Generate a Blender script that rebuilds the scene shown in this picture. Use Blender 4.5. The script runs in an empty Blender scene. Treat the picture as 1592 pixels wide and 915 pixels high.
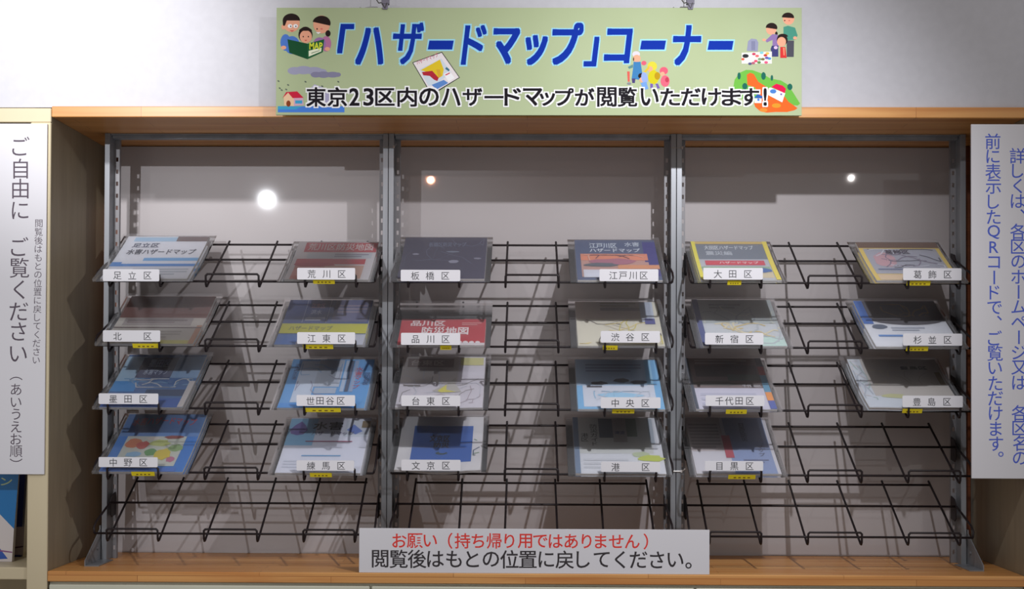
import bpy, math, random
from mathutils import Vector, Matrix, Euler

S = bpy.context.scene
COL = S.collection
random.seed(5)

# ------------------------------------------------------------------ camera
F = 1870.0
SHY = 0.0732
CAM = Vector((0, -2.6, 1.5))
R = Matrix.Rotation(0.0118, 3, 'Z') @ Matrix.Rotation(math.pi/2 + 0.014, 3, 'X') @ Matrix.Rotation(0.0038, 3, 'Z')
cd = bpy.data.cameras.new('camera')
cam = bpy.data.objects.new('camera', cd)
COL.objects.link(cam)
cd.sensor_width = 36.0
cd.lens = F/1592*36
cd.shift_y = SHY
cd.clip_start = 0.05
cam.matrix_world = Matrix.Translation(CAM) @ R.to_4x4()
S.camera = cam

# ------------------------------------------------------------------ world, exposure
w = bpy.data.worlds.new('world')
S.world = w
w.use_nodes = True
w.node_tree.nodes['Background'].inputs[0].default_value = (1.0, 0.965, 0.96, 1)
w.node_tree.nodes['Background'].inputs[1].default_value = 0.46
S.view_settings.view_transform = 'Standard'
S.view_settings.look = 'None'
S.view_settings.exposure = 0.0
S.view_settings.gamma = 1.0

# ------------------------------------------------------------------ ceiling lamps
def spot(name, loc, target, power, radius, color=(1, 1, 1), cone=150, blend=0.6):
    l = bpy.data.lights.new(name, 'SPOT')
    l.energy = power; l.shadow_soft_size = radius; l.color = color
    l.spot_size = math.radians(cone); l.spot_blend = blend
    o = bpy.data.objects.new(name, l)
    COL.objects.link(o)
    o.location = loc
    o.rotation_euler = (Vector(target)-Vector(loc)).to_track_quat('-Z', 'Y').to_euler()
    return o
spot('ceiling_spot', (0.534, -1.04, 2.476), (0.10, 0.3, 1.50), 68, 0.012, (0.94, 0.95, 1.0), 90, 1.0)
spot('ceiling_spot', (-1.275, -2.64, 2.51), (-0.90, 0.3, 1.72), 112, 0.011, (0.93, 0.95, 1.0), 39, 1.0)
spot('ceiling_spot', (-1.02, -1.0, 2.52), (-0.98, 0.0, 2.28), 62, 0.03, (0.97, 0.97, 1.0), 56, 1.0)
spot('ceiling_spot', (-0.438, -2.22, 2.52), (-0.2345, 0.31, 2.00), 3.0, 0.012, (1.0, 0.42, 0.25), 40, 1.0)
spot('ceiling_spot', (1.454, -2.16, 2.52), (0.787, 0.31, 2.00), 1.8, 0.008, (1.0, 0.93, 0.9), 40, 1.0)

# ------------------------------------------------------------------ helpers
def ray(px, py):
    return R @ Vector(((px-796)/F, -(py-457.5-SHY*1592)/F, -1))
def at(px, py, Y):
    d = ray(px, py)
    return CAM + d*((Y-CAM.y)/d.y)

def lin(c):
    c = c/255.0
    return c/12.92 if c <= 0.04045 else ((c+0.055)/1.055)**2.4
MC = {}
def mat(rgb, rough=0.5, metal=0.0, spec=0.5, coat=0.0):
    k = (tuple(rgb), rough, metal, spec, coat)
    if k in MC: return MC[k]
    m = bpy.data.materials.new('mat')
    m.use_nodes = True
    b = m.node_tree.nodes['Principled BSDF']
    b.inputs['Base Color'].default_value = (lin(rgb[0]), lin(rgb[1]), lin(rgb[2]), 1)
    b.inputs['Roughness'].default_value = rough
    b.inputs['Metallic'].default_value = metal
    b.inputs['Specular IOR Level'].default_value = spec
    b.inputs['Coat Weight'].default_value = coat
    MC[k] = m
    return m

def noisy(name, c1, c2, scale, rough=0.5, metal=0.0, stretch=(1, 1, 1), bump=0.0, detail=3, spec=0.5):
    m = bpy.data.materials.new(name); m.use_nodes = True
    nt = m.node_tree; N = nt.nodes; L = nt.links
    b = N['Principled BSDF']
    tc = N.new('ShaderNodeTexCoord'); mp = N.new('ShaderNodeMapping')
    mp.inputs['Scale'].default_value = stretch
    L.new(tc.outputs['Object'], mp.inputs[0])
    n = N.new('ShaderNodeTexNoise'); n.inputs['Scale'].default_value = scale; n.inputs['Detail'].default_value = detail
    L.new(mp.outputs[0], n.inputs['Vector'])
    r = N.new('ShaderNodeValToRGB')
    r.color_ramp.elements[0].position = 0.3; r.color_ramp.elements[1].position = 0.7
    r.color_ramp.elements[0].color = (*[lin(v) for v in c1], 1)
    r.color_ramp.elements[1].color = (*[lin(v) for v in c2], 1)
    L.new(n.outputs['Fac'], r.inputs[0]); L.new(r.outputs[0], b.inputs['Base Color'])
    b.inputs['Roughness'].default_value = rough; b.inputs['Metallic'].default_value = metal
    b.inputs['Specular IOR Level'].default_value = spec
    if bump:
        bp = N.new('ShaderNodeBump'); bp.inputs['Strength'].default_value = bump; bp.inputs['Distance'].default_value = 0.002
        L.new(n.outputs['Fac'], bp.inputs['Height']); L.new(bp.outputs[0], b.inputs['Normal'])
    return m

def wood_mat(name, a, b_, c, rough=0.38):
    """laminated, finger-jointed board: staves (brick cells) of varying tone and long grain"""
    m = bpy.data.materials.new(name); m.use_nodes = True
    nt = m.node_tree; N = nt.nodes; L = nt.links
    p = N['Principled BSDF']
    tc = N.new('ShaderNodeTexCoord')
    # fold y and z together so that staves also show on the front edge
    sx = N.new('ShaderNodeSeparateXYZ'); L.new(tc.outputs['Object'], sx.inputs[0])
    ad = N.new('ShaderNodeMath'); ad.operation = 'ADD'
    L.new(sx.outputs['Y'], ad.inputs[0]); L.new(sx.outputs['Z'], ad.inputs[1])
    cb = N.new('ShaderNodeCombineXYZ'); L.new(sx.outputs['X'], cb.inputs[0]); L.new(ad.outputs[0], cb.inputs[1])
    br = N.new('ShaderNodeTexBrick')
    br.inputs['Scale'].default_value = 1.0
    br.inputs['Brick Width'].default_value = 0.42; br.inputs['Row Height'].default_value = 0.034
    br.inputs['Mortar Size'].default_value = 0.0006; br.inputs['Bias'].default_value = 0.0
    br.offset = 0.37
    br.inputs['Color1'].default_value = (*[lin(v) for v in a], 1)
    br.inputs['Color2'].default_value = (*[lin(v) for v in b_], 1)
    br.inputs['Mortar'].default_value = (*[lin(v*0.8) for v in c], 1)
    L.new(cb.outputs[0], br.inputs['Vector'])
    mp = N.new('ShaderNodeMapping'); mp.inputs['Scale'].default_value = (2.2, 55, 55)
    L.new(tc.outputs['Object'], mp.inputs[0])
    n = N.new('ShaderNodeTexNoise'); n.inputs['Scale'].default_value = 1.0; n.inputs['Detail'].default_value = 5
    n.inputs['Distortion'].default_value = 0.6
    L.new(mp.outputs[0], n.inputs['Vector'])
    rr = N.new('ShaderNodeValToRGB'); rr.color_ramp.elements[0].position = 0.42; rr.color_ramp.elements[1].position = 0.75
    L.new(n.outputs['Fac'], rr.inputs[0])
    mx = N.new('ShaderNodeMix'); mx.data_type = 'RGBA'
    L.new(rr.outputs[0], mx.inputs[0])
    L.new(br.outputs['Color'], mx.inputs[6]); mx.inputs[7].default_value = (*[lin(v) for v in c], 1)
    L.new(mx.outputs[2], p.inputs['Base Color'])
    p.inputs['Roughness'].default_value = rough
    return m

class MB:
    def __init__(self):
        self.v = []; self.f = []; self.m = []; self.mats = []
    def mi(self, m):
        if m not in self.mats: self.mats.append(m)
        return self.mats.index(m)
    def add(self, vs, fs, m):
        o = len(self.v); self.v += [tuple(x) for x in vs]
        k = self.mi(m)
        for f in fs: self.f.append([i+o for i in f]); self.m.append(k)
        return self
    def box(self, x0, x1, y0, y1, z0, z1, m):
        vs = [(x, y, z) for x in (x0, x1) for y in (y0, y1) for z in (z0, z1)]
        return self.add(vs, [(0,1,3,2),(4,6,7,5),(0,4,5,1),(2,3,7,6),(0,2,6,4),(1,5,7,3)], m)
    def bbox(self, x0, x1, y0, y1, z0, z1, m, b=0.0015):
        """box with chamfered long front edges (all twelve edges softened)"""
        pts = []; 
        X = (x0, x0+b, x1-b, x1); Y = (y0, y0+b, y1-b, y1); Z = (z0, z0+b, z1-b, z1)
        idx = {}
        def V(i, j, k):
            if (i, j, k) not in idx: idx[(i, j, k)] = len(pts); pts.append((X[i], Y[j], Z[k]))
            return idx[(i, j, k)]
        fs = []
        for a in (0, 3):
            fs.append([V(a,1,1),V(a,1,2),V(a,2,2),V(a,2,1)]); fs.append([V(1,a,1),V(2,a,1),V(2,a,2),V(1,a,2)]); fs.append([V(1,1,a),V(1,2,a),V(2,2,a),V(2,1,a)])
        for a in (0, 3):
            A = 1 if a == 0 else 2
            for c in (0, 3):
                C = 1 if c == 0 else 2
                fs.append([V(a,A if False else C,1),V(a,C,2),V(A,c,2),V(A,c,1)])
                fs.append([V(a,1,C),V(a,2,C),V(A,2,c),V(A,1,c)])
                fs.append([V(1,a,C),V(2,a,C),V(2,A,c),V(1,A,c)])
                for e in (0, 3):
                    E = 1 if e == 0 else 2
                    fs.append([V(a,C,E),V(A,c,E),V(A,C,e)])
        return self.add(pts, fs, m)
    def prism_y(self, pts, y0, y1, m):
        n = len(pts)
        vs = [(x, y0, z) for x, z in pts]+[(x, y1, z) for x, z in pts]
        fs = [list(range(n)), list(range(2*n-1, n-1, -1))]+[[i, (i+1) % n, n+(i+1) % n, n+i] for i in range(n)]
        return self.add(vs, fs, m)
    def tube(self, pts, r, m, n=8, caps=True, closed=False):
        pts = [Vector(p) for p in pts]
        N = len(pts); rings = []; up = None
        for i, p in enumerate(pts):
            if closed: d = (pts[(i+1) % N]-pts[i-1]).normalized()
            elif i == 0: d = (pts[1]-p).normalized()
            elif i == N-1: d = (p-pts[i-1]).normalized()
            else: d = ((pts[i+1]-p).normalized()+(p-pts[i-1]).normalized()).normalized()
            if up is None:
                up = Vector((0, 0, 1)) if abs(d.z) < 0.8 else Vector((1, 0, 0))
            a = (up-d*up.dot(d)).normalized(); up = a
            b = d.cross(a)
            rings.append([p+a*r*math.cos(2*math.pi*k/n)+b*r*math.sin(2*math.pi*k/n) for k in range(n)])
        vs = [v for g in rings for v in g]; fs = []
        for i in range(N if closed else N-1):
            j = (i+1) % N
            for k in range(n):
                fs.append([i*n+k, i*n+(k+1) % n, j*n+(k+1) % n, j*n+k])
        if caps and not closed: fs += [list(range(n))[::-1], [(N-1)*n+k for k in range(n)]]
        return self.add(vs, fs, m)
    def build(self, name, parent=None, smooth=False, **props):
        me = bpy.data.meshes.new(name)
        me.from_pydata(self.v, [], self.f)
        for m in self.mats: me.materials.append(m)
        for i, p in enumerate(me.polygons):
            p.material_index = self.m[i]; p.use_smooth = smooth
        me.validate(); me.update()
        o = bpy.data.objects.new(name, me); COL.objects.link(o)
        if parent:
            o.parent = parent
            o.matrix_parent_inverse = Matrix.Identity(4)
            o.location = -Vector(parent.location) if not parent.get('_zero') else (0, 0, 0)
        for k, v in props.items(): o[k] = v
        return o

def thing(name, label, cat, loc=(0, 0, 0), group=None):
    o = bpy.data.objects.new(name, None); COL.objects.link(o)
    o.location = loc; o['label'] = label; o['category'] = cat
    o.empty_display_size = 0.02
    if group: o['group'] = group
    return o

def copy_tree(o, parent=None, first=True):
    c = o.copy(); COL.objects.link(c)
    if parent: c.parent = parent
    for ch in list(o.children): copy_tree(ch, c)
    return c

# text -> (verts, faces) in glyph units, normalised later
TC = {}
def glyphs(s, bold=0.0, shear=0.0, res=3):
    k = (s, bold, shear, res)
    if k in TC: return TC[k]
    cu = bpy.data.curves.new('t', 'FONT'); cu.body = s; cu.resolution_u = res
    cu.offset = bold; cu.fill_mode = 'FRONT'; cu.dimensions = '2D'; cu.shear = shear
    ob = bpy.data.objects.new('t', cu); COL.objects.link(ob)
    me = bpy.data.meshes.new_from_object(ob.evaluated_get(bpy.context.evaluated_depsgraph_get()))
    vs = [(v.co.x, v.co.y) for v in me.vertices]; fs = [list(p.vertices) for p in me.polygons]
    bpy.data.objects.remove(ob); bpy.data.meshes.remove(me); bpy.data.curves.remove(cu)
    TC[k] = (vs, fs)
    return TC[k]
def bounds(vs):
    return min(v[0] for v in vs), max(v[0] for v in vs), min(v[1] for v in vs), max(v[1] for v in vs)

class Sheet:
    """flat print on the plane y = Y; everything given in the plane's own x and z through at()"""
    def __init__(self, Y):
        self.Y = Y; self.k = 0
    def lay(self):
        self.k += 1; return self.Y-0.00002-0.000012*self.k
    def pt(self, px, py, y):
        p = at(px, py, self.Y); return (p.x, y, p.z)
    def poly(self, mb, pts, m):
        y = self.lay()
        mb.add([self.pt(a, b, y) for a, b in pts], [list(range(len(pts)))], m)
    def ell(self, mb, cx, cy, rx, ry, m, n=20, rot=0, a0=0, a1=360):
        pts = []
        cr, sr = math.cos(math.radians(rot)), math.sin(math.radians(rot))
        full = (a1-a0) >= 360
        for i in range(n if full else n+1):
            t = math.radians(a0+(a1-a0)*i/n)
            x, y = rx*math.cos(t), -ry*math.sin(t)
            pts.append((cx+x*cr-y*sr, cy+x*sr+y*cr))
        self.poly(mb, pts, m)
    def text(self, mb, s, x0, y0, x1, y1, m, bold=0.0, shear=0.0, fat=0.0, fit=None, y=None):
        """fit the ink of s, thickened by fit pixels, in the box; fat is the thickening actually drawn"""
        vs, fs = glyphs(s, bold, shear)
        b0 = bounds(vs)
        if fit is None: fit = fat
        if y is None: y = self.lay()
        W = b0[1]-b0[0] or 1; H = b0[3]-b0[2] or 1
        x0 += fit; x1 -= fit; y0 += fit; y1 -= fit
        dirs = [(0, 0)]
        if fat > 0:
            for q in ((1,) if fat < 3 else (0.5, 1)):
                dirs += [(fat*q*i, fat*q*j) for i in (-1, 0, 1) for j in (-1, 0, 1) if i or j]
        for k, (dx, dy) in enumerate(dirs):
            out = []
            for a, b in vs:
                u = (a-b0[0])/W; v = (b-b0[2])/H
                out.append(self.pt(x0+(x1-x0)*u+dx, y1+(y0-y1)*v+dy, y-0.000003*k))
            mb.add(out, fs, m)
    def char(self, mb, s, cx, cy, size, m, bold=0.0, vert=False, sx=1.0, y=None):
        """one full-width character centred in its em cell"""
        if s in ' \u3000': return
        vs, fs = glyphs(s, bold)
        b0 = bounds(vs)
        e = 1.0
        if y is None: y = self.lay()
        out = []
        mx = 0.5*(b0[0]+b0[1]); my = 0.5*(b0[2]+b0[3])
        for a, b in vs:
            if s in 'ー（）' and vert:
                u, v = (b-my), -(a-mx)
            elif s in '、。' and vert:
                u, v = (a-mx)+0.28, (b-my)+0.28
            elif s in '、。':
                u, v = (a-mx)-0.28, (b-my)-0.28
            else:
                u, v = a-mx, b-my
            out.append(self.pt(cx+u*size*sx*GS, cy-v*size*GS, y))
        mb.add(out, fs, m)
GS = 1.0
_v, _f = glyphs('国')
_b = bounds(_v); GS = 0.9/(_b[1]-_b[0])     # unit = one em cell
print('glyph 国 bounds', _b)

# ------------------------------------------------------------------ materials
M_wood = wood_mat('board_wood', (212, 156, 92), (196, 136, 72), (182, 114, 54))
M_wood_d = wood_mat('back_wood', (112, 62, 36), (100, 54, 30), (90, 46, 26))
M_cream = noisy('cream_laminate', (196, 182, 150), (204, 190, 158), 6, 0.5, stretch=(1, 1, 0.2))
M_side = noisy('side_laminate', (130, 117, 96), (142, 129, 106), 9, 0.45, stretch=(1, 6, 0.6))
M_wall = noisy('wall_paint', (188, 187, 192), (192, 191, 196), 60, 0.9, bump=0.1)
M_zinc = noisy('zinc_steel', (120, 122, 126), (138, 140, 144), 30, 0.4, 0.35, stretch=(1, 1, 0.1))
M_zincd = noisy('slotted_steel', (110, 108, 110), (130, 128, 130), 30, 0.5, 0.3, stretch=(1, 1, 0.1))
M_wire = mat((30, 22, 24), 0.5, 0.0, 0.3)
M_white = mat((208, 206, 210), 0.6)
M_card = mat((214, 212, 216), 0.5)
M_base = noisy('base_laminate', (196, 196, 178), (204, 204, 186), 5, 0.5)

# glossy board behind the racks
M_panel = noisy('panel_gloss', (162, 155, 155), (168, 161, 161), 3, 0.09)
_p = M_panel.node_tree.nodes['Principled BSDF']
_p.inputs['Roughness'].default_value = 0.5
_p.inputs['Coat Weight'].default_value = 0.8; _p.inputs['Coat Roughness'].default_value = 0.03

def sleeve_mat():
    m = bpy.data.materials.new('clear_sleeve'); m.use_nodes = True
    nt = m.node_tree; N = nt.nodes; L = nt.links
    out = N['Material Output']; N.remove(N['Principled BSDF'])
    t = N.new('ShaderNodeBsdfTransparent'); t.inputs[0].default_value = (0.99, 0.99, 0.995, 1)
    g = N.new('ShaderNodeBsdfGlossy'); g.inputs['Roughness'].default_value = 0.12
    d = N.new('ShaderNodeBsdfDiffuse'); d.inputs[0].default_value = (0.88, 0.88, 0.92, 1)
    fr = N.new('ShaderNodeFresnel'); fr.inputs[0].default_value = 1.45
    a = N.new('ShaderNodeMixShader'); a.inputs[0].default_value = 0.09
    b = N.new('ShaderNodeMixShader')
    L.new(t.outputs[0], a.inputs[1]); L.new(d.outputs[0], a.inputs[2])
    L.new(fr.outputs[0], b.inputs[0]); L.new(a.outputs[0], b.inputs[1]); L.new(g.outputs[0], b.inputs[2])
    L.new(b.outputs[0], out.inputs[0])
    return m
M_sleeve = sleeve_mat()

# ------------------------------------------------------------------ setting
ZT = at(818, 182.5, 0).z            # underside of the top board
ZB = at(818, 891.5, 0).z            # top of the bottom board
XL, XR = -1.036, 1.068
TH = 0.0235
PB = 0.305

b = MB(); b.box(-3, 3, 0.012, 0.12, ZT+TH, 3.0, M_wall)
b.build('wall_back', kind='structure')
b = MB(); b.box(-3, -1.55, 0.03, 0.12, 0, ZT+TH, M_wall); b.build('wall_left', kind='structure')
b = MB(); b.box(1.55, 3, 0.03, 0.12, 0, ZT+TH, M_wall); b.build('wall_right', kind='structure')
b = MB(); b.box(-3, 3, -3.2, 0.5, -0.02, 0, noisy('floor_carpet', (120, 112, 104), (134, 126, 118), 120, 0.9))
b.build('floor', kind='structure')

sh = thing('display_shelf', 'wide wooden niche shelf with orange laminated top and bottom boards holding the three rack frames', 'shelf', (0, 0.15, ZB))
MB().bbox(XL, XR+0.006, 0, 0.345, ZT, ZT+TH, M_wood).build('top_board', sh)
MB().bbox(XL, XR+0.006, 0, 0.345, ZB-TH+0.001, ZB, M_wood).build('bottom_board', sh)
MB().bbox(XL-0.036, XL-0.0005, 0.004, 0.345, 0.0, ZT+TH-0.004, M_side).build('side_panel', sh)
MB().bbox(XR+0.0065, XR+0.05, 0.004, 0.345, 0.0, ZT+TH-0.004, M_side).build('side_panel', sh)
MB().box(XL, XR, 0.33, 0.345, ZB+0.0003, ZT-0.0003, M_wood_d).build('back_board', sh)
MB().bbox(XR-0.03, XR-0.0005, 0.30, 0.329, ZB+0.0005, ZT-0.0005, M_wood_d).build('corner_batten', sh)
# the shiny grey-white sheet leans back a little
zp = at(818, 229.5, 0.32).z
b = MB()
vs = [(-0.995, 0.297, ZB+0.0003), (1.036, 0.297, ZB+0.0003), (1.036, 0.313, zp), (-0.995, 0.313, zp)]
vs += [(x, y+0.004, z) for x, y, z in vs]
b.add(vs, [(0,1,2,3), (7,6,5,4), (0,4,5,1), (1,5,6,2), (2,6,7,3), (3,7,4,0)], M_panel)
b.build('back_panel', sh, label='glossy grey-white sheet leaning at the back')

# cream edge strips and cabinet under the shelf
bc = thing('base_cabinet', 'pale cream cabinet front under the orange bottom board', 'cabinet', (0, 0.15, 0))
MB().bbox(XL, XR+0.006, 0.012, 0.345, 0.0, ZB-TH, M_base).build('cabinet_body', bc)
for k in range(3):
    x0 = XL+0.004+k*0.70
    d = MB().bbox(x0, x0+0.695, 0.0, 0.0118, 0.02, ZB-TH-0.0055, M_base).build('door', bc)

# neighbour bookcase at left
nb = thing('bookcase', 'cream bookcase at the left edge with a sign across its front', 'bookcase', (-1.3, 0.15, 0))
zt2 = at(30, 168, 0).z; zt1 = at(30, 190, 0).z
MB().bbox(-1.56, XL-0.0005, -0.001, 0.0035, zt1, zt2, M_cream).build('top_rail', nb)
MB().bbox(-1.56, XL-0.037, 0.004, 0.345, zt1+0.003, zt2-0.001, M_cream).build('top_board', nb)
xs = at(42, 850, 0).x
MB().bbox(xs, XL-0.0002, -0.002, 0.0035, 0.0, zt1-0.0005, M_cream).build('front_edge', nb)
zs1 = at(20, 882, 0).z; zs0 = at(20, 901, 0).z
MB().bbox(-1.56, XL-0.037, 0.004, 0.33, zs0, zs1, M_cream).build('shelf_board', nb)
MB().box(-1.56, XL-0.037, 0.33, 0.345, 0.0, zt1, M_cream).build('back_board', nb)
MB().bbox(-1.59, -1.561, 0.004, 0.345, 0.0, zt2-0.001, M_cream).build('side_panel', nb)
MB().bbox(-1.56, XL-0.037, 0.004, 0.33, zs0-0.36, zs0-0.34, M_cream).build('shelf_board', nb)
nr = thing('bookcase', 'cream bookcase edge at the far right behind the tall sign with blue lettering', 'bookcase', (1.3, 0.15, 0))
MB().bbox(XR+0.0062, 1.118, -0.001, 0.0035, 0.0, zt2, M_cream).build('front_edge', nr)
MB().bbox(1.1185, 1.56, 0.004, 0.345, zt1, zt2, M_cream).build('top_board', nr)
MB().bbox(1.1185, 1.56, 0.31, 0.345, 0, zt1, M_cream).build('back_board', nr)
MB().bbox(1.5605, 1.59, 0.004, 0.345, 0, zt2, M_cream).build('side_panel', nr)

# ------------------------------------------------------------------ books in the left bookcase
def book():
    t = thing('magazine', 'blue and white magazine standing in the left bookcase below the sign', 'magazine', (-1.14, 0.1, zs1))
    Yb = 0.085
    s = Sheet(Yb)
    x1t = at(26, 760, Yb).x; x1b = at(18.5, 868, Yb).x
    zt = at(20, 724, Yb).z
    b = MB(); b.prism_y([(-1.30, zs1+0.0005), (x1b, zs1+0.0005), (x1t+0.002, zt), (-1.30, zt)], Yb, Yb+0.012, mat((206, 198, 196), 0.35))
    b.build('cover', t)
    p = MB()
    s.poly(p, [(-60, 726), (30, 726), (22, 822), (0, 799), (-60, 740)], mat((20, 110, 172), 0.3))
    s.poly(p, [(-60, 862), (0, 852), (12, 868), (-60, 872)], mat((40, 84, 168), 0.3))
    s.poly(p, [(-60, 846), (19, 857), (19, 859), (-60, 849)], mat((130, 70, 120), 0.3))
    s.text(p, 'ン', 1, 742, 19, 754, mat((190, 206, 150), 0.4), 0.01)
    s.text(p, 'イ', -20, 742, -3, 756, mat((190, 206, 150), 0.4), 0.01)
    p.build('cover_print', t)
    t2 = thing('magazine', 'dark navy backed magazine tilted behind the blue and white one', 'magazine', (-1.11, 0.15, zs1))
    Yc = 0.16; s = Sheet(Yc)
    b = MB(); xa = at(40.5, 800, Yc).x
    b.prism_y([(-1.28, zs1+0.0005), (xa-0.012, zs1+0.0005), (xa, zs1+0.25), (-1.27, zs1+0.25)], Yc, Yc+0.012, mat((22, 30, 78), 0.3))
    b.build('cover', t2)
    p = MB(); s.poly(p, [(-20, 822), (38, 818), (36, 862), (-20, 862)], mat((140, 124, 118), 0.4))
    s.poly(p, [(-20, 855), (36, 848), (36, 850), (-20, 858)], mat((60, 20, 40), 0.4))
    p.build('cover_print', t2)
book()

# ------------------------------------------------------------------ steel frames
YF, YS = 0.165, 0.198
frames = [(-0.977, -0.3205, 'left'), (-0.3190, 0.3435, 'middle'), (0.3450, 1.007, 'right')]
def upright(side, x, parent):
    """side=+1: channel at the low-x side, slotted flange towards +x"""
    b = MB()
    c = 0.0118; sw = 0.0118; t = 0.0016
    xa, xb = (x, x+c) if side > 0 else (x-c, x)
    z0, z1 = ZB+0.0004, ZT-0.0004
    # folded channel: front face, two cheeks, lips
    b.bbox(xa, xb, YF, YF+t, z0, z1, M_zinc, 0.0004)
    b.box(xa, xa+t, YF+t, YS+0.010, z0, z1, M_zinc)
    b.box(xb-t, xb, YF+t, YS+0.010, z0, z1, M_zinc)
    b.box(xa, xb, YS+0.0085, YS+0.010, z0, z1, M_zinc)
    up = b.build('upright', parent)
    f = MB()
    s0, s1 = (xb, xb+sw) if side > 0 else (xa-sw, xa)
    hx0 = s0+sw*0.30; hx1 = s0+sw*0.74
    f.box(s0, hx0, YS, YS+t, z0, z1, M_zincd); f.box(hx1, s1, YS, YS+t, z0, z1, M_zincd)
    pitch = 0.0283; hh = 0.0098
    z = z0; zn = z0+0.02
    while True:
        if zn > z1-0.06: f.box(hx0, hx1, YS, YS+t, z, z1, M_zincd); break
        f.box(hx0, hx1, YS, YS+t, z, zn, M_zincd)
        z = zn+hh; zn += pitch
    # folded edge of the flange
    e0, e1 = (s1-t, s1) if side > 0 else (s0, s0+t)
    f.box(e0, e1, YS+t, YS+0.010, z0, z1, M_zincd)
    fl = f.build('slotted_flange', up)
    fl.location = (0, 0, 0)
    return up
def foot(side, x, parent):
    b = MB(); t = 0.002
    z0 = ZB+0.0003
    prof = [(0.070, z0), (0.070, z0+0.012), (YF-0.002, z0+0.072), (YF-0.002, z0+0.080), (0.215, z0+0.080), (0.215, z0)]
    xa, xb = (x-0.0022-t, x-0.0022) if side < 0 else (x+0.0022, x+0.0022+t)
    n = len(prof)
    vs = [(xa, y, z) for y, z in prof]+[(xb, y, z) for y, z in prof]
    b.add(vs, [list(range(n)), list(range(2*n-1, n-1, -1))]+[[i, (i+1) % n, n+(i+1) % n, n+i] for i in range(n)], M_zinc)
    # flat foot flange
    if side < 0: b.box(xb, xb+0.030, 0.070, YF-0.0005, z0, z0+t, M_zinc)
    else: b.box(xa-0.030, xa, 0.070, YF-0.0005, z0, z0+t, M_zinc)
    yb = YF-0.02
    b.tube([((xa+xb)/2-0.004, yb, z0+0.03), ((xa+xb)/2+0.004, yb, z0+0.03)], 0.004, M_zincd)
    return b.build('foot_bracket', parent)
for x0, x1, nm in frames:
    t = thing('rack_frame', 'grey steel slotted frame holding the %s column of wire racks' % nm, 'frame', ((x0+x1)/2, YS, ZB), 'steel slotted frames')
    upright(1, x0, t); upright(-1, x1, t)
    b = MB(); b.bbox(x0+0.0125, x1-0.0125, YF+0.012, YF+0.030, ZT-0.0105, ZT-0.0005, M_zinc)
    b.box(x0+0.0125, x1-0.0125, YF+0.004, YF+0.012, ZT-0.0035, ZT-0.0005, M_zinc)
    b.build('top_rail', t)
    if nm == 'left': foot(-1, x0, t)
    if nm == 'right': foot(1, x1, t)

def tie(px, py, label, r=0.0010, col=(235, 232, 230)):
    p = at(px, py, YF)
    xm = -0.31975 if px < 800 else 0.34425
    w_ = 0.0135; g = r+0.0002
    m = mat(col, 0.35)
    b = MB()
    b.tube([(xm-w_, YF-g, p.z), (xm+w_, YF-g, p.z)], r, m)
    b.box(xm+w_-0.003, xm+w_+0.001, YF-g-0.003, YF-0.0002, p.z-0.003, p.z+0.003, m)
    b.tube([(xm+w_, YF-g-0.001, p.z), (xm+w_+0.006, YF-g-0.006, p.z+0.006)], r*0.7, m)
    o = b.build('cable_tie'); o['label'] = label; o['category'] = 'tie'; o['group'] = 'cable ties joining the frames'
tie(1050, 732, 'white cable tie round the right pair of uprights near the fourth row of racks', 0.0016)
tie(601, 228.5, 'thin grey tie round the left pair of uprights under the top board', 0.0007, (150, 140, 135))
tie(1050, 230, 'thin grey tie round the right pair of uprights under the top board', 0.0007, (150, 140, 135))

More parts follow.
